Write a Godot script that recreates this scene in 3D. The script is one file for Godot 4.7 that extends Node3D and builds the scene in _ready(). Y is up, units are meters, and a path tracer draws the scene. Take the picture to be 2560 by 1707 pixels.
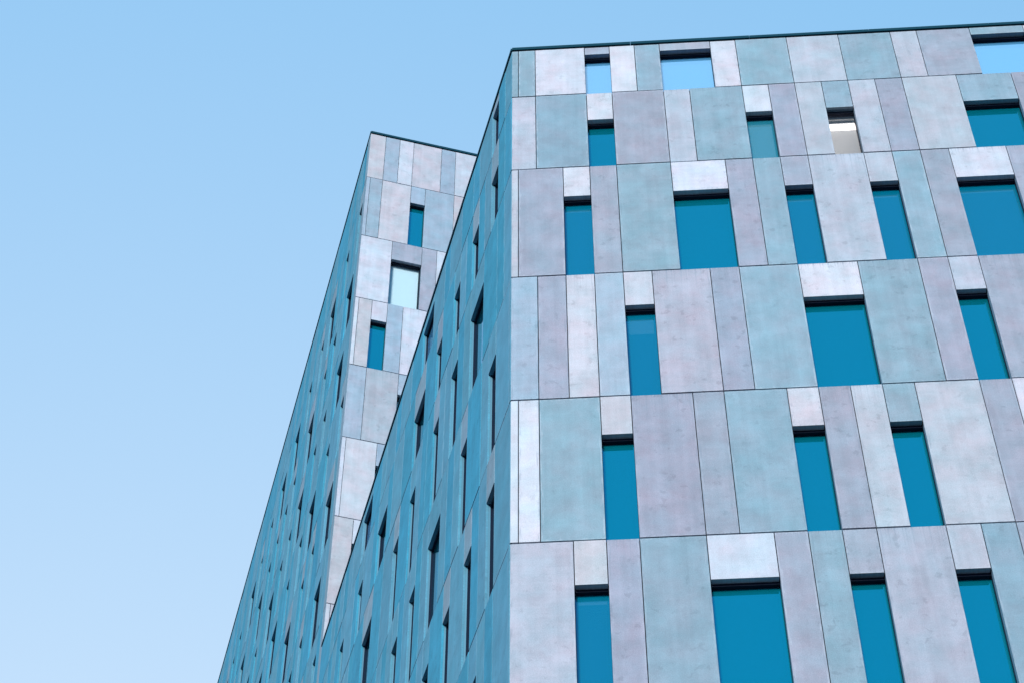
extends Node3D
# Two angular office blocks clad in concrete panels, seen steeply from below at dusk.
# Heights in the tables are metres above the eye; EYE is added when they are built.
const EYE := 1.6
var rng := RandomNumberGenerator.new()
var mats := {}
var corner_point := Vector3(-0.022, 0, -22.890)           # foot of the near corner of the low block
var dir_front := Vector3.ZERO                             # along the low block's street face
var dir_side := Vector3.ZERO                              # along the long side shared by both blocks
var dir_tower := Vector3.ZERO                             # along the tower's street face
const TOWER_MODULES := 60
const TOWER_AT := 18.292                                  # metres along the side to the tower's corner
const LOW_ROWS := [37.323, 35.613, 33.113, 29.811, 26.524, 23.213, 19.913, 16.613, 13.313, 10.013, 6.713, 3.413, -1.55]
const TOWER_ROWS := [60.80, 58.244, 55.012, 51.811, 48.615, 45.403, 42.168, 38.894, 35.613, 33.113, 29.811, 26.524, 23.213, 19.913, 16.613, 13.313, 10.013, 6.713, 3.413, -1.55]
const JOINT := 0.007                                     # half a gap, upright and level
const LEVEL_JOINT := 0.014
const HEADER := 0.95

func azimuth(deg: float) -> Vector3:
	var a := deg_to_rad(deg)
	return Vector3(sin(a), 0, -cos(a))

# ------------------------------------------------------------------ set-up
func _ready() -> void:
	rng.seed = 20417
	var cam := Camera3D.new()
	cam.name = "camera"
	cam.position = Vector3(0, EYE, 0)
	cam.fov = 18.0994
	cam.near = 0.1
	cam.far = 4000.0
	cam.basis = Basis(Vector3.RIGHT, deg_to_rad(50.7776)) * Basis(Vector3.BACK, deg_to_rad(0.2158))
	add_child(cam)
	cam.current = true
	var sky_look := PanoramaSkyMaterial.new()
	sky_look.panorama = dusk_sky()
	sky_look.energy_multiplier = 0.4
	var sky := Sky.new()
	sky.sky_material = sky_look
	var env := Environment.new()
	env.background_mode = Environment.BG_SKY
	env.sky = sky
	env.tonemap_mode = Environment.TONE_MAPPER_LINEAR
	env.tonemap_exposure = 2.5
	env.sdfgi_enabled = true
	env.ssao_enabled = true
	env.ssil_enabled = true
	var we := WorldEnvironment.new()
	we.name = "world_environment"
	we.environment = env
	add_child(we)
	var sky_fill := DirectionalLight3D.new()  # added soft light standing in for the bright sky behind the viewer
	sky_fill.name = "sky_fill"
	sky_fill.light_energy = 0.66
	sky_fill.light_color = Color(1.0, 0.955, 0.90)
	sky_fill.light_angular_distance = 12.0
	sky_fill.shadow_enabled = true
	add_child(sky_fill)
	sky_fill.look_at_from_position(Vector3(-0.25, 0.38, 0.89) * 50.0, Vector3.ZERO)
	dir_front = azimuth(93.7209)
	dir_side = azimuth(-15.1874)
	dir_tower = azimuth(75.3872)
	make_materials()
	make_ground()
	make_low_block()
	make_tower()

func dusk_sky() -> ImageTexture:
	# clear evening air: deep blue, paler towards the horizon and towards the sunset behind the buildings
	var w := 512
	var h := 256
	var im := Image.create(w, h, false, Image.FORMAT_RGBF)
	var glow_at := azimuth(-10.0) * cos(deg_to_rad(12.0)) + Vector3.UP * sin(deg_to_rad(12.0))
	for y in h:
		var up := PI / 2 - (y + 0.5) / h * PI
		for x in w:
			var around := (x + 0.5) / w * TAU
			var d := Vector3(sin(around) * cos(up), sin(up), -cos(around) * cos(up))
			var far := rad_to_deg(acos(clampf(d.dot(glow_at), -1.0, 1.0)))
			var g := exp(-pow(far / 40.0, 2.0))
			var k := pow(1.0 - maxf(d.y, 0.0), 3.0)
			var c := Color(0.155 + 0.64 * g + 0.30 * k, 0.49 + 0.42 * g + 0.24 * k, 0.865 + 0.19 * g + 0.12 * k)
			if d.y < 0.0:
				c = Color(0.12, 0.14, 0.17)
			im.set_pixel(x, y, c)
	return ImageTexture.create_from_image(im)

func lin(r: float, g: float, b: float) -> Color:
	return Color(r, g, b).linear_to_srgb()

# ------------------------------------------------------------------ materials
func mottled(seed_value: int, streak: float, smudge: float) -> ImageTexture:
	# concrete: clouds and patches of slightly different tint, brushed sideways, fine grain, a few smudges
	var n := 896
	var clouds := noise_image(seed_value, 0.0050, 5, n, 40.0)
	var tint := noise_image(seed_value + 1, 0.0060, 4, n, 30.0)
	var patch := noise_image(seed_value + 2, 0.0080, 4, n, 45.0)
	var grain := noise_image(seed_value + 3, 0.22, 3, n, 0.0)
	var spots := noise_image(seed_value + 4, 0.016, 4, n, 25.0)
	var out := PackedByteArray()
	out.resize(n * n * 3)
	var k := 0
	for y in n:
		var thin := ((y * 7 + (y / 13) * 31) % n) * n
		for x in n:
			var i := y * n + x
			var c := clouds[i] / 255.0 - 0.5
			var t := tint[i] / 255.0 - 0.5
			var p := smoothstep(0.52, 0.60, patch[i] / 255.0) - smoothstep(0.36, 0.30, patch[i] / 255.0)
			var b := clouds[thin + x / 2] / 255.0 - 0.5
			var g := grain[i] / 255.0 - 0.5
			var s := smoothstep(0.74, 0.84, spots[i] / 255.0)
			var run := clouds[(y / 9) * n + (x * 6) % n] / 255.0 - 0.5
			var v := 0.90 + c * 0.08 + p * 0.018 + b * streak + run * 0.045 + g * 0.13 - s * smudge
			out[k] = int(clampf(v - t * 0.07, 0.0, 1.0) * 255.0)
			out[k + 1] = int(clampf(v + t * 0.02, 0.0, 1.0) * 255.0)
			out[k + 2] = int(clampf(v + 0.01 + t * 0.02, 0.0, 1.0) * 255.0)
			k += 3
	var im := Image.create_from_data(n, n, false, Image.FORMAT_RGB8, out)
	im.generate_mipmaps()
	return ImageTexture.create_from_image(im)

func worn_edges(seed_value: int, pale: Color, dark: Color, pale_share: float, dark_share: float, drips: float) -> ImageTexture:
	# lime bloom and dirt that creep in from a panel's edges, and rain streaks from its upper edge; the outer 0.16 is a band of 70 mm
	var n := 320
	var rough := noise_image(seed_value, 0.030, 4, n, 0.0)
	var fine := noise_image(seed_value + 1, 0.16, 2, n, 0.0)
	var other := noise_image(seed_value + 2, 0.024, 4, n, 0.0)
	var im := Image.create(n, n, false, Image.FORMAT_RGBA8)
	for y in n:
		for x in n:
			var i := y * n + x
			var d := minf(minf(x, n - 1 - x), minf(y, n - 1 - y)) / (0.16 * n)
			var f := fine[i] / 255.0
			var a := clampf((rough[i] / 255.0 * 1.5 - 0.35 - d) * 2.2, 0.0, 1.0) * pale_share * (0.35 + 0.9 * f)
			var q := clampf((other[i] / 255.0 * 1.9 - 0.72 - d * 0.8) * 1.8, 0.0, 1.0) * dark_share * (0.3 + 1.1 * f)
			if drips > 0.0:
				var run := other[((n / 2) * n) + (x * 5) % n] / 255.0
				q = maxf(q, clampf((run * 1.5 - 0.45) * 0.42 - float(y) / n, 0.0, 0.3) * 3.0 * drips * (0.5 + f))
			if q > a:
				im.set_pixel(x, y, Color(dark, clampf(q, 0.0, 1.0)))
			else:
				im.set_pixel(x, y, Color(pale, clampf(a, 0.0, 1.0)))
	return ImageTexture.create_from_image(im)

func noise_image(seed_value: int, freq: float, octaves: int, n: int, warp: float) -> PackedByteArray:
	var f := FastNoiseLite.new()
	f.seed = seed_value
	f.noise_type = FastNoiseLite.TYPE_SIMPLEX_SMOOTH
	f.frequency = freq
	f.fractal_octaves = octaves
	f.fractal_gain = 0.55
	if warp > 0.0:
		f.domain_warp_enabled = true
		f.domain_warp_amplitude = warp
		f.domain_warp_frequency = freq * 1.7
	var im := f.get_seamless_image(n, n, false, false, 0.12, true)
	im.convert(Image.FORMAT_L8)
	return im.get_data()

func plain(called: String, c: Color, rough: float, metal := 0.0) -> StandardMaterial3D:
	var m := StandardMaterial3D.new()
	m.resource_name = called
	m.albedo_color = c
	m.roughness = rough
	m.metallic = metal
	mats[called] = m
	return m

func make_materials() -> void:
	for i in 3:
		var grey := mottled(11 + i * 10, [0.012, 0.024, 0.018][i], [0.025, 0.045, 0.06][i])
		var m := plain("concrete_%d" % i, Color.WHITE, 0.82)
		m.albedo_texture = grey
		m.vertex_color_use_as_albedo = true
		m.metallic_specular = 0.35
		m.detail_enabled = true
		m.detail_blend_mode = BaseMaterial3D.BLEND_MODE_MIX
		m.detail_uv_layer = BaseMaterial3D.DETAIL_UV_2
		m.detail_albedo = worn_edges(200 + i * 7, lin(0.40, 0.49, 0.60), lin(0.12, 0.19, 0.27), [0.40, 0.22, 0.25][i], [0.14, 0.36, 0.28][i], 0.6 if i == 2 else 0.0)
	plain("wall_core", lin(0.02, 0.03, 0.045), 0.9)
	plain("frame_metal", lin(0.006, 0.012, 0.03), 0.6).metallic_specular = 0.2
	plain("cap_metal", lin(0.006, 0.045, 0.075), 0.8).metallic_specular = 0.15
	plain("roof_felt", lin(0.06, 0.06, 0.06), 0.95)
	plain("plaster", lin(0.62, 0.65, 0.67), 0.9)
	plain("blind_cloth", lin(0.40, 0.60, 0.70), 0.85)
	plain("asphalt", lin(0.055, 0.055, 0.058), 0.95)
	var g := plain("coated_glass", Color(lin(0.0, 0.34, 0.50), 0.3), 0.03, 0.72)
	g.transparency = BaseMaterial3D.TRANSPARENCY_ALPHA
	plain("mirror_glass", lin(0.0, 0.30, 0.48), 0.03, 0.92)
	var c := plain("clear_glass", Color(0.6, 0.8, 0.95, 0.02), 0.02)
	c.metallic_specular = 0.3
	c.transparency = BaseMaterial3D.TRANSPARENCY_ALPHA
	var k := plain("blind_glass", Color(lin(0.0, 0.28, 0.50), 0.22), 0.03, 0.45)
	k.transparency = BaseMaterial3D.TRANSPARENCY_ALPHA
	var q := plain("parapet_glass", Color(lin(0.12, 0.45, 0.85), 0.25), 0.02)
	q.transparency = BaseMaterial3D.TRANSPARENCY_ALPHA
	q.metallic_specular = 0.3
	var t := plain("tinted_glass", Color(lin(0.02, 0.26, 0.40), 0.35), 0.03, 0.15)
	t.transparency = BaseMaterial3D.TRANSPARENCY_ALPHA
	var l := plain("lamp_tube", Color(1, 0.98, 0.95), 0.5)
	l.emission_enabled = true
	l.emission = Color(1.0, 0.95, 0.93)
	l.emission_energy_multiplier = 1.2

# linear base colours of the panels, by letter; c and e have the side's blue shade mixed in
func tone(code: String) -> Color:
	var table := {
		"W": Color(0.515, 0.585, 0.70), "M": Color(0.39, 0.46, 0.56), "L": Color(0.29, 0.345, 0.45), "T": Color(0.23, 0.36, 0.465),
		"G": Color(0.32, 0.375, 0.48), "P": Color(0.465, 0.51, 0.60), "Q": Color(0.365, 0.395, 0.50), "t": Color(0.31, 0.43, 0.56),
		"c": Color(0.05, 0.325, 0.50), "e": Color(0.105, 0.335, 0.48)}  # side-face tones: teal concrete with the blue of its shade painted in
	var c: Color = table[code]
	var v := rng.randf_range(0.95, 1.05)
	return Color(c.r * v * rng.randf_range(0.97, 1.03), c.g * v, c.b * v * rng.randf_range(0.98, 1.02))

# ------------------------------------------------------------------ shapes
func quad(st: SurfaceTool, a: Vector3, b: Vector3, c: Vector3, d: Vector3) -> void:
	# corners run counter-clockwise seen from outside
	var n := (b - a).cross(d - a).normalized()
	for p in [a, c, b, a, d, c]:
		st.set_normal(n)
		st.add_vertex(p)

func box(st: SurfaceTool, lo: Vector3, hi: Vector3) -> void:
	var p := func(i: int, j: int, k: int) -> Vector3: return Vector3(hi.x if i else lo.x, hi.y if j else lo.y, hi.z if k else lo.z)
	quad(st, p.call(0, 0, 1), p.call(1, 0, 1), p.call(1, 1, 1), p.call(0, 1, 1))
	quad(st, p.call(1, 0, 0), p.call(0, 0, 0), p.call(0, 1, 0), p.call(1, 1, 0))
	quad(st, p.call(0, 0, 0), p.call(0, 0, 1), p.call(0, 1, 1), p.call(0, 1, 0))
	quad(st, p.call(1, 0, 1), p.call(1, 0, 0), p.call(1, 1, 0), p.call(1, 1, 1))
	quad(st, p.call(0, 1, 1), p.call(1, 1, 1), p.call(1, 1, 0), p.call(0, 1, 0))
	quad(st, p.call(0, 0, 0), p.call(1, 0, 0), p.call(1, 0, 1), p.call(0, 0, 1))

func start() -> SurfaceTool:
	var st := SurfaceTool.new()
	st.begin(Mesh.PRIMITIVE_TRIANGLES)
	return st

func done(st: SurfaceTool, called: String, mat: Material, parent: Node, xf := Transform3D.IDENTITY) -> MeshInstance3D:
	var o := MeshInstance3D.new()
	o.name = called
	o.mesh = st.commit()
	o.material_override = mat
	o.transform = xf
	parent.add_child(o, true)
	return o

func panel_shape(st: SurfaceTool, lo: Vector2, hi: Vector2, at: Vector3, color: Color, thick := 0.04) -> void:
	# a slab with chamfered front edges, its face at z = 0 of the facade; the second texture layer follows the edges
	var e := 0.002
	var shift := Vector2(rng.randf(), rng.randf())
	var push := rng.randf_range(-0.004, 0.004)
	var flip := -1.0 if rng.randf() < 0.5 else 1.0
	var mirror := rng.randf() < 0.5
	var band := minf(0.07, (hi.x - lo.x) * 0.4)
	var xs := [lo.x + e, lo.x + band, hi.x - band, hi.x - e]
	var ys := [lo.y + e, lo.y + 0.07, hi.y - 0.07, hi.y - e]
	var marks := [0.0, 0.16, 0.84, 1.0]
	var put := func(p: Vector3, n: Vector3, uv2: Vector2) -> void:
		st.set_color(color)
		st.set_normal(n)
		st.set_uv(Vector2(p.x * flip / 4.5, -p.y / 4.5) + shift)
		st.set_uv2(Vector2(1.0 - uv2.x if mirror else uv2.x, 1.0 - uv2.y))
		st.add_vertex(p - at)
	for i in 3:
		for j in 3:
			for k in [[0, 0], [1, 1], [1, 0], [0, 0], [0, 1], [1, 1]]:
				put.call(Vector3(xs[i + k[0]], ys[j + k[1]], push), Vector3.BACK, Vector2(marks[i + k[0]], marks[j + k[1]]))
	var ring := func(inset: float, z: float) -> Array:
		return [Vector3(lo.x + inset, lo.y + inset, z), Vector3(hi.x - inset, lo.y + inset, z), Vector3(hi.x - inset, hi.y - inset, z), Vector3(lo.x + inset, hi.y - inset, z)]
	var face: Array = ring.call(e, push)
	var rim: Array = ring.call(0.0, push - e)
	var back: Array = ring.call(0.0, -thick)
	for i in 4:
		var j := (i + 1) % 4
		for q in [[rim[i], rim[j], face[j], face[i]], [back[i], back[j], rim[j], rim[i]]]:
			var n: Vector3 = (q[1] - q[0]).cross(q[3] - q[0]).normalized()
			for k in [0, 2, 1, 0, 3, 2]:
				put.call(q[k], n, Vector2(0.3, 0.5))

# ------------------------------------------------------------------ facades
# A row is {"top", "bottom", "cells"}; a cell is [x0, x1, code] or [x0, x1, code_of_header, kind] for a window.
func build_facade(block: Node3D, xf: Transform3D, rows: Array, jamb_code: String, header_top: float, shallow: bool, label: String, keep: Callable) -> void:
	var family := "concrete_"
	var core := start()
	var rest := start()
	var rest_any := false
	var panels := []
	var windows := []
	for r in rows.size():
		var row: Dictionary = rows[r]
		var top: float = row.top
		var bottom: float = row.bottom
		var head: float = header_top if r == 0 else HEADER
		var run_from := INF
		var cells: Array = row.cells
		for i in cells.size():
			var c: Array = cells[i]
			var win: bool = c.size() > 3
			if not win and run_from == INF:
				run_from = c[0] + (0.06 if i == 0 else 0.0)      # kept clear of the corner panels
			if win:
				if run_from != INF:
					box(core, Vector3(run_from, bottom, -0.30), Vector3(c[0] - 0.04, top, -0.05))
				run_from = INF
				box(core, Vector3(c[0] - 0.04, top - head + 0.04, -0.30), Vector3(c[1] + 0.04, top, -0.05))
				if i + 1 < cells.size() and cells[i + 1].size() == 3:
					run_from = c[1] + 0.04
				panels.append([Vector2(c[0], top - head), Vector2(c[1], top), c[2], wet_above(rows, r, c), 0.075 if shallow else 0.105])
				windows.append([c[0], c[1], bottom, top - head, c[3]])
			else:
				panels.append([Vector2(c[0], bottom), Vector2(c[1], top), c[2], wet_above(rows, r, c), 0.04])
		if run_from != INF:
			box(core, Vector3(run_from, bottom, -0.30), Vector3(cells[-1][1] - 0.06, top, -0.05))
	var wall := done(core, "facade", mats["wall_core"], block, xf)
	wall.set_meta("label", label)
	for q in panels:
		var lo: Vector2 = q[0] + Vector2(JOINT, LEVEL_JOINT)
		var hi: Vector2 = q[1] - Vector2(JOINT, LEVEL_JOINT)
		var mid := Vector3((lo.x + hi.x) / 2, (lo.y + hi.y) / 2, 0)
		if keep.call(mid):
			var st := start()
			panel_shape(st, lo, hi, mid, tone(q[2]), q[4])
			done(st, "panel", mats[family + ("2" if q[3] else str(rng.randi_range(0, 1)))], wall, Transform3D(Basis.IDENTITY, mid))
		else:
			rest_any = true
			panel_shape(rest, lo, hi, Vector3.ZERO, tone(q[2]), q[4])
	if rest_any:
		var more := done(rest, "panel_field", mats[family + "0"], wall)
		more.set_meta("kind", "stuff")
	for w in windows:
		build_window(block, xf, w[0], w[1], w[2], w[3], w[4], tone(jamb_code), shallow)

func wet_above(rows: Array, r: int, c: Array) -> bool:
	# rain runs off the sill of a window in the row above
	if r == 0:
		return false
	for o in rows[r - 1].cells:
		if o.size() > 3 and o[0] < c[1] - 0.1 and o[1] > c[0] + 0.1:
			return true
	return false

func build_window(block: Node3D, xf: Transform3D, x0: float, x1: float, y0: float, y1: float, kind: String, jamb: Color, shallow: bool) -> void:
	var w := Node3D.new()
	w.name = "window"
	block.add_child(w, true)
	w.transform = xf * Transform3D(Basis.IDENTITY, Vector3(x0, y0, 0))
	var b := x1 - x0
	var h := y1 - y0
	var jamb_z := -0.075 if shallow else -0.105
	var pane_z := -0.118 if shallow else -0.180
	# side reveals of concrete behind the panel edges
	for s in 2:
		var st := start()
		var xa := -0.035 if s == 0 else b + JOINT
		panel_like_box(st, Vector3(xa, 0.0, jamb_z), Vector3(xa + 0.028, h, -0.0415), jamb)
		done(st, "reveal", mats["concrete_1"], w)
	var fr := start()
	var z0 := -0.235
	var z1 := jamb_z - 0.002
	box(fr, Vector3(-0.038, 0.0, z0), Vector3(-0.004, h + 0.038, z1))
	box(fr, Vector3(b + 0.004, 0.0, z0), Vector3(b + 0.038, h + 0.038, z1))
	box(fr, Vector3(-0.004, h - 0.035, z0), Vector3(b + 0.004, h + 0.038, z1))
	box(fr, Vector3(-0.004, 0.0, z0), Vector3(b + 0.004, 0.03, z1))
	done(fr, "frame", mats["frame_metal"], w)
	var pane := start()
	box(pane, Vector3(-0.003, 0.031, pane_z - 0.008), Vector3(b + 0.003, h - 0.036, pane_z))
	var look: String = {"open": "parapet_glass", "lamp": "clear_glass", "blind": "clear_glass", "teal": "tinted_glass", "rail": "blind_glass", "short": "blind_glass",  "edge": "mirror_glass"}.get(kind, "coated_glass")
	var tilt := Transform3D(Basis(Vector3.UP, rng.randf_range(-0.0008, 0.0008)), Vector3.ZERO)
	done(pane, "pane", mats[look], w, tilt)
	if kind == "blind" or kind == "teal":  # in the teal window the cloth is added for a faintly lit ceiling
		var bl := start()
		box(bl, Vector3(0.03, 0.04, -0.250), Vector3(b - 0.03, h + 0.02, -0.244))
		done(bl, "roller_blind", mats["blind_cloth"], w)
	elif kind == "rail" or kind == "short":
		var drop := 0.10 if kind == "rail" else 0.42
		var bl2 := start()
		box(bl2, Vector3(0.03, h - 0.06 - drop, -0.262), Vector3(b - 0.03, h + 0.02, -0.255))
		done(bl2, "roller_blind", mats["blind_cloth"], w)
	if kind in ["lamp", "teal", "glass", "rail", "short"]:
		var room := start()
		var d := 3.2
		var m := minf(0.6, x0 - 0.40)
		box(room, Vector3(-m, h + 0.05, -d), Vector3(b + 0.6, h + 0.09, -0.305))
		box(room, Vector3(-m - 0.04, -0.3, -d), Vector3(-m, h + 0.09, -0.305))
		box(room, Vector3(b + 0.6, -0.3, -d), Vector3(b + 0.64, h + 0.09, -0.305))
		box(room, Vector3(-m - 0.04, -0.3, -d - 0.04), Vector3(b + 0.64, h + 0.09, -d))
		done(room, "ceiling", mats["plaster"], w)
	if kind == "lamp":
		make_lamp(block.transform * w.transform, b, h)

func make_lamp(xf: Transform3D, b: float, h: float) -> void:
	# a strip lamp under the ceiling just inside one window
	var lamp := Node3D.new()
	lamp.name = "strip_lamp"
	add_child(lamp, true)
	lamp.transform = xf * Transform3D(Basis.IDENTITY, Vector3(b / 2, h, -0.42))
	lamp.set_meta("label", "lit white strip lamp under the ceiling behind a narrow window")
	lamp.set_meta("category", "lamp")
	var tube := MeshInstance3D.new()
	tube.name = "lamp_tube"
	var cyl := CylinderMesh.new()
	cyl.top_radius = 0.05
	cyl.bottom_radius = 0.05
	cyl.height = b + 0.5
	cyl.radial_segments = 16
	tube.mesh = cyl
	tube.material_override = mats["lamp_tube"]
	tube.transform = Transform3D(Basis(Vector3.BACK, PI / 2), Vector3(0, -0.075, 0))
	lamp.add_child(tube, true)
	var tray := start()
	box(tray, Vector3(-b / 2 - 0.28, -0.012, -0.06), Vector3(b / 2 + 0.28, 0.049, 0.06))
	done(tray, "housing", mats["plaster"], lamp)
	var glow := OmniLight3D.new()
	glow.name = "lamp_light"
	glow.light_energy = 0.13
	glow.light_color = Color(1.0, 0.95, 0.92)
	glow.light_size = 0.1
	glow.omni_range = 6.0
	glow.omni_attenuation = 2.0
	glow.shadow_enabled = true
	glow.position = Vector3(0, -0.75, -0.55)
	lamp.add_child(glow, true)

func panel_like_box(st: SurfaceTool, lo: Vector3, hi: Vector3, color: Color) -> void:
	st.set_color(color)
	st.set_uv(Vector2(rng.randf(), rng.randf()))
	box(st, lo, hi)

# ------------------------------------------------------------------ the low block
func front_x(m: float) -> float:
	# panel joints of the street face, by module number; 0 is the corner, 0.5 the narrow corner strip
	if m == 0.0:
		return 0.0
	if m == 0.5:
		return 0.13
	return -1.66607e-6 * m * m * m + 1.01014e-3 * m * m + 0.494458 * m - 0.028115

func side_u(metres: float) -> float:
	return -1.638317e-5 * pow(metres, 3) + 7.235946e-4 * metres * metres + 0.9451429 * metres + 0.006062

func front_cells(spec: Array) -> Array:
	var out := []
	for s in spec:
		var c := [front_x(s[0]), front_x(s[1]), s[2]]
		if s.size() > 3:
			c.append(s[3])
		out.append(c)
	return out

func random_front(from_m: int, to_m: int) -> Array:
	var out := []
	var m := from_m
	var codes := ["W", "L", "T", "M", "L", "T", "G"]
	var since := 0
	while m < to_m:
		var w := mini(rng.randi_range(1, 2), to_m - m)
		since += 1
		if since >= 3 and rng.randf() < 0.7:
			out.append([m, m + w, ["W", "P", "M"][rng.randi_range(0, 2)], "glass"])
			since = 0
		else:
			out.append([m, m + w, codes[rng.randi_range(0, 6)]])
		m += w
	return out

# windows: {module number: width in modules}; the rest is filled with panels of one or two modules
func side_cells(offset: float, count: int, windows: Dictionary, strip: bool, kind := "edge") -> Array:
	var out := []
	var m := 0
	var first := side_u(offset)
	if offset > 1.0:
		out.append([-first, -TOWER_AT, "T"])
	var bag := ["c", "e", "c", "e", "e", "c", "c", "e"]  # bluer tones paint the shaded look into this face's panels
	var last := ""
	while m < count:
		var a := side_u(offset + m * 0.522)
		if offset == 0.0 and m == 0:
			a = 0.0
		var w := 1
		var b: float
		if windows.has(m):
			w = windows[m]
			b = side_u(offset + (m + w) * 0.522)
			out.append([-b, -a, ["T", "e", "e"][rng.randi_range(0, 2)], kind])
		else:
			w = 1 if windows.has(m + 1) or m + 1 >= count else rng.randi_range(1, 2)
			b = side_u(offset + (m + w) * 0.522)
			var code: String = bag[rng.randi_range(0, 7)]
			if code == last:
				code = bag[rng.randi_range(0, 7)]
			last = code
			if m == 0 and strip and offset == 0.0:
				out.append([-b, -0.10, code])
				out.append([-0.10, 0.0, code])
			else:
				out.append([-b, -a, code])
		m += w
	out.sort_custom(func(p, q): return p[0] < q[0])
	return out

func random_windows(count: int) -> Dictionary:
	var d := {}
	var m := rng.randi_range(1, 3)
	while m < count - 2:
		d[m] = 2 if rng.randf() < 0.3 else 1
		m += rng.randi_range(3, 5)
	return d

func make_low_block() -> void:
	var block := Node3D.new()
	block.name = "office_block"
	block.position = corner_point
	add_child(block)
	block.set_meta("label", "lower office block of grey, lavender and teal panels, its sharp corner before the taller block")
	block.set_meta("category", "building")
	var x_front := dir_front
	var xf_front := Transform3D(Basis(x_front, Vector3.UP, x_front.cross(Vector3.UP)), Vector3(0, EYE, 0))
	var x_side := -dir_side
	var xf_side := Transform3D(Basis(x_side, Vector3.UP, x_side.cross(Vector3.UP)), Vector3(0, EYE, 0))
	var spec := [
		[[0, 0.5, "T"], [0.5, 1, "T"], [1, 3, "W"], [3, 4, "G", "open"], [4, 5, "W"], [5, 6, "T"], [6, 8, "G", "open"], [8, 9, "W"], [9, 11, "T"], [11, 13, "M"], [13, 15, "T"], [15, 16, "M"], [16, 18, "L"], [18, 20, "T", "open"]],
		[[0, 1, "M"], [1, 3, "T"], [3, 4, "W", "glass"], [4, 6, "L"], [6, 7, "M"], [7, 9, "T"], [9, 10, "W", "teal"], [10, 11, "L"], [11, 12, "M"], [12, 13, "T", "lamp"], [13, 14, "M"], [14, 15, "L"], [15, 17, "M"], [17, 19, "T", "glass"], [19, 20, "L"]],
		[[0, 0.5, "M"], [0.5, 2, "L"], [2, 3, "W", "rail"], [3, 4, "L"], [4, 6, "T"], [6, 8, "W", "glass"], [8, 9, "L"], [9, 10, "T"], [10, 11, "L", "rail"], [11, 13, "M"], [13, 14, "M", "rail"], [14, 15, "T"], [15, 16, "L"], [16, 18, "W", "rail"], [18, 19, "L"], [19, 20, "T"]],
		[[0, 1, "t"], [1, 2, "L"], [2, 3, "P"], [3, 4, "t"], [4, 5, "P", "short"], [5, 7, "Q"], [7, 8, "L"], [8, 10, "T"], [10, 12, "W", "glass"], [12, 14, "T"], [14, 15, "L"], [15, 16, "M", "glass"], [16, 18, "L"], [18, 20, "T"]],
		[[0, 0.5, "W"], [0.5, 1, "W"], [1, 3, "T"], [3, 4, "P", "glass"], [4, 6, "L"], [6, 7, "L"], [7, 9, "T"], [9, 10, "P", "glass"], [10, 11, "L"], [11, 12, "M"], [12, 13, "T", "glass"], [13, 15, "M"], [15, 16, "L"], [16, 17, "W"], [17, 18, "T"], [18, 20, "L"]],
		[[0, 2, "M"], [2, 3, "P", "rail"], [3, 4, "L"], [4, 6, "T"], [6, 8, "W", "glass"], [8, 9, "L"], [9, 10, "T"], [10, 11, "L", "glass"], [11, 13, "G"], [13, 14, "M", "glass"], [14, 15, "T"], [15, 17, "L"], [17, 18, "W"], [18, 20, "T"]]]
	var rows := []
	for r in LOW_ROWS.size() - 1:
		var cells: Array
		if r < spec.size():
			cells = front_cells(spec[r] + random_front(20, 32))
		else:
			cells = front_cells([[0, 1, "M"]] + random_front(1, 32))
		rows.append({"top": LOW_ROWS[r], "bottom": LOW_ROWS[r + 1], "cells": cells})
	build_facade(block, xf_front, rows, "T", 0.28, false, "street face of grey lavender and pale teal panels", func(p: Vector3) -> bool: return p.y > 16.0 and p.x < front_x(20.5))
	# the long side
	var wins := [{2: 1, 13: 2, 25: 2}, {2: 1, 5: 1, 8: 1, 11: 1, 14: 2, 21: 2, 26: 1, 30: 1}, {4: 2, 8: 1, 11: 1, 15: 1, 18: 1, 23: 2, 28: 1, 32: 1}, {2: 1, 6: 1, 10: 2, 14: 1, 17: 1, 22: 1, 27: 2, 32: 1}, {2: 1, 5: 1, 8: 1, 11: 1, 15: 2, 20: 1, 25: 1, 30: 1}, {4: 1, 8: 2, 13: 1, 17: 1, 22: 2, 28: 1, 32: 1}]
	var side := []
	for r in LOW_ROWS.size() - 1:
		var win: Dictionary = wins[r] if r < wins.size() else random_windows(36)
		var cells := side_cells(0.0, 36, win, r % 2 == 1, "open" if r == 0 else "edge")
		# the last panel ends at the tower's corner
		cells[0][0] = -TOWER_AT + 0.0
		side.append({"top": LOW_ROWS[r], "bottom": LOW_ROWS[r + 1], "cells": cells})
	var reach := [40.0, 40.0, 40.0, 16.0, 12.0, 9.0, 5.0]
	build_facade(block, xf_side, side, "e", 0.28, true, "long side of teal panels with the blue of shade painted in", func(p: Vector3) -> bool:
		for r in 7:
			if p.y > LOW_ROWS[r + 1]:
				return -p.x < reach[r]
		return false)
	# metal edge on top of the walls, mitred at the corner
	cap(block, xf_front, 0.0, front_x(32), 37.325, 37.430)
	cap(block, xf_side, -TOWER_AT, 0.0, 37.325, 37.430)
	var end := dir_front * front_x(32)
	var slab := start()
	var ring := [dir_front * 0.35 + dir_side * 0.35, end + dir_side * 0.3, end + dir_side * 24.0, dir_side * (TOWER_AT - 0.02) + dir_front * 0.3]
	prism(slab, ring, 35.30 + EYE, 35.56 + EYE)
	done(slab, "roof_slab", mats["roof_felt"], block)
	var back := start()
	prism(back, [end + dir_side * 0.02, end + dir_front * 0.3 + dir_side * 0.02, end + dir_front * 0.3 + dir_side * 24.0, end + dir_side * 24.0], 0.05, 35.60 + EYE)
	done(back, "end_wall", mats["wall_core"], block)

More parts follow.
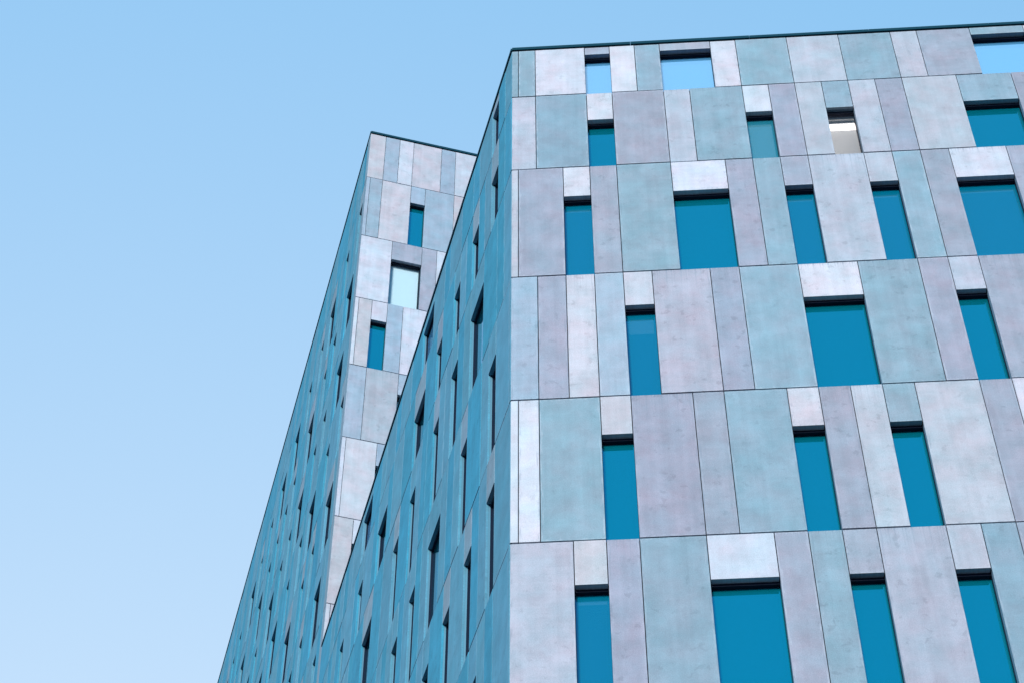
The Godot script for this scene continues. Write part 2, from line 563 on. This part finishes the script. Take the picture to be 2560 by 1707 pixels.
func cap(block: Node3D, xf: Transform3D, x0: float, x1: float, y0: float, y1: float) -> void:
	# lengths of folded sheet: a face that stands 20 mm proud and a top that runs back over the wall, with open joints
	var x := x0
	while x < x1 - 0.01:
		var to := minf(x + 2.4, x1)
		var st := start()
		box(st, Vector3(x + 0.003, y0 + 0.02, 0.006), Vector3(to - 0.003, y1 + rng.randf_range(-0.003, 0.003), 0.022))
		box(st, Vector3(x + 0.004, y0 + 0.03, -0.34), Vector3(to - 0.004, y1 - 0.006, 0.0055))
		done(st, "coping", mats["cap_metal"], block, xf)
		x = to

func prism(st: SurfaceTool, ring: Array, y0: float, y1: float) -> void:
	# ring runs clockwise or counter-clockwise; both faces of every side are drawn by the renderer
	var n := ring.size()
	for i in n:
		var a: Vector3 = ring[i]
		var b: Vector3 = ring[(i + 1) % n]
		quad(st, a + Vector3.UP * y0, b + Vector3.UP * y0, b + Vector3.UP * y1, a + Vector3.UP * y1)
	for i in range(1, n - 1):
		for y in [y0, y1]:
			for p in [ring[0], ring[i], ring[i + 1]]:
				st.set_normal(Vector3.UP if y == y1 else Vector3.DOWN)
				st.add_vertex(p + Vector3.UP * y)

# ------------------------------------------------------------------ the tower
func tower_x(m: float) -> float:
	if m == 0.0:
		return 0.0
	if m == 0.5:
		return 0.12
	return 0.535 + (m - 1.0) * 0.487

func make_tower() -> void:
	var block := Node3D.new()
	block.name = "office_tower"
	block.position = corner_point + dir_side * TOWER_AT
	add_child(block)
	block.set_meta("label", "taller office block with narrow face of white panels, rising behind the lower block")
	block.set_meta("category", "building")
	var xf_front := Transform3D(Basis(dir_tower, Vector3.UP, dir_tower.cross(Vector3.UP)), Vector3(0, EYE, 0))
	var x_side := -dir_side
	var xf_side := Transform3D(Basis(x_side, Vector3.UP, x_side.cross(Vector3.UP)), Vector3(0, EYE, 0) - dir_side * TOWER_AT)
	var spec := [
		[[0, 1, "P"], [1, 2, "t"], [2, 3, "W"], [3, 5, "P"], [5, 6, "t"], [6, 8, "W"], [8, 9, "P"]],
		[[0, 0.5, "t"], [0.5, 1, "t"], [1, 3, "P"], [3, 4, "t", "glass"], [4, 6, "t"], [6, 8, "P"], [8, 9, "W"]],
		[[0, 2, "W"], [2, 4, "G", "blind"], [4, 5, "G"], [5, 7, "W"], [7, 9, "P"]],
		[[0, 0.5, "W"], [0.5, 1, "P"], [1, 2, "W", "glass"], [2, 3, "t"], [3, 5, "W"], [5, 7, "t"], [7, 9, "P"]],
		[[0, 1, "t"], [1, 3, "M"], [3, 4, "t", "blind"], [4, 6, "P"], [6, 7, "W"], [7, 9, "t"]],
		[[0, 0.5, "W"], [0.5, 2, "W"], [2, 3, "t", "blind"], [3, 5, "P"], [5, 7, "W"], [7, 9, "L"]],
		[[0, 1, "P"], [1, 2, "W", "glass"], [2, 4, "P"], [4, 6, "t"], [6, 7, "W"], [7, 9, "P"]],
		[[0, 0.5, "W"], [0.5, 1, "P"], [1, 3, "G"], [3, 5, "W"], [5, 7, "t"], [7, 9, "P"]]]
	var rows := []
	for r in 8:
		var cells := []
		for s in spec[r]:
			var c := [tower_x(s[0]), tower_x(s[1]), s[2]]
			if s.size() > 3:
				c.append(s[3])
			cells.append(c)
		cells.append([tower_x(9), tower_x(11), "M"])
		cells.append([tower_x(11), tower_x(13), "T"])
		rows.append({"top": TOWER_ROWS[r], "bottom": TOWER_ROWS[r + 1], "cells": cells})
	build_facade(block, xf_front, rows, "T", HEADER, false, "narrow street face of white and pale grey panels", func(p: Vector3) -> bool: return p.x < tower_x(8.5))
	var a := {0: 1, 4: 1, 8: 2, 12: 1, 16: 1, 20: 2, 25: 2, 30: 1, 34: 1, 37: 2, 43: 1, 46: 1, 49: 1}
	var b := {1: 2, 6: 1, 9: 1, 13: 2, 19: 1, 22: 1, 25: 1, 28: 1, 31: 2, 38: 2, 43: 1, 47: 1}
	var c3 := {2: 2, 7: 1, 10: 1, 14: 2, 18: 1, 21: 1, 24: 2, 30: 1, 33: 1, 38: 1, 43: 2, 48: 1}
	var wins := [{}, a, b, c3, a, b, c3, {1: 1, 5: 1, 9: 2, 13: 1, 17: 1, 22: 2}]
	var side := []
	for r in TOWER_ROWS.size() - 1:
		var win: Dictionary = wins[r] if r < wins.size() else random_windows(TOWER_MODULES)
		side.append({"top": TOWER_ROWS[r], "bottom": TOWER_ROWS[r + 1], "cells": side_cells(19.6, TOWER_MODULES, win, false)})
	var reach := [60.0, 60.0, 44.0, 39.0, 34.0, 29.0, 26.0, 22.5]
	build_facade(block, xf_side, side, "e", HEADER, true, "long side of teal panels, blue of shade painted in, with slots of windows", func(p: Vector3) -> bool:
		for r in 8:
			if p.y > TOWER_ROWS[r + 1]:
				return -p.x < reach[r]
		return false)
	var far := side_u(19.6 + TOWER_MODULES * 0.522)
	cap(block, xf_front, 0.0, tower_x(13), 60.81, 60.93)
	cap(block, xf_side, -far, -TOWER_AT, 60.81, 60.93)
	var slab := start()
	var deep := dir_side * (far - TOWER_AT)
	var wide := dir_tower * tower_x(13)
	prism(slab, [dir_tower * 0.3 + dir_side * 0.3, wide + dir_side * 0.3, wide + deep, dir_tower * 0.3 + deep], 60.2 + EYE, 60.5 + EYE)
	done(slab, "roof_slab", mats["roof_felt"], block)
	var rear := start()
	prism(rear, [wide + dir_side * 0.02, wide + dir_tower * 0.3 + dir_side * 0.02, wide + dir_tower * 0.3 + deep, wide + deep], 0.05, 60.7 + EYE)
	prism(rear, [deep + dir_side * 0.02, wide + deep + dir_side * 0.02, wide + deep + dir_side * 0.3, deep + dir_side * 0.3], 0.05, 60.7 + EYE)
	prism(rear, [dir_side * 0.31 + dir_tower * 0.31, wide + dir_side * 0.31, wide + dir_side * 0.6, dir_side * 0.6 + dir_tower * 0.31], 0.05, 35.2 + EYE)
	done(rear, "rear_wall", mats["wall_core"], block)

# ------------------------------------------------------------------ ground
func make_ground() -> void:
	var st := start()
	quad(st, Vector3(-1500, 0, 1500), Vector3(1500, 0, 1500), Vector3(1500, 0, -1500), Vector3(-1500, 0, -1500))
	var g := done(st, "ground", mats["asphalt"], self)
	g.set_meta("kind", "structure")
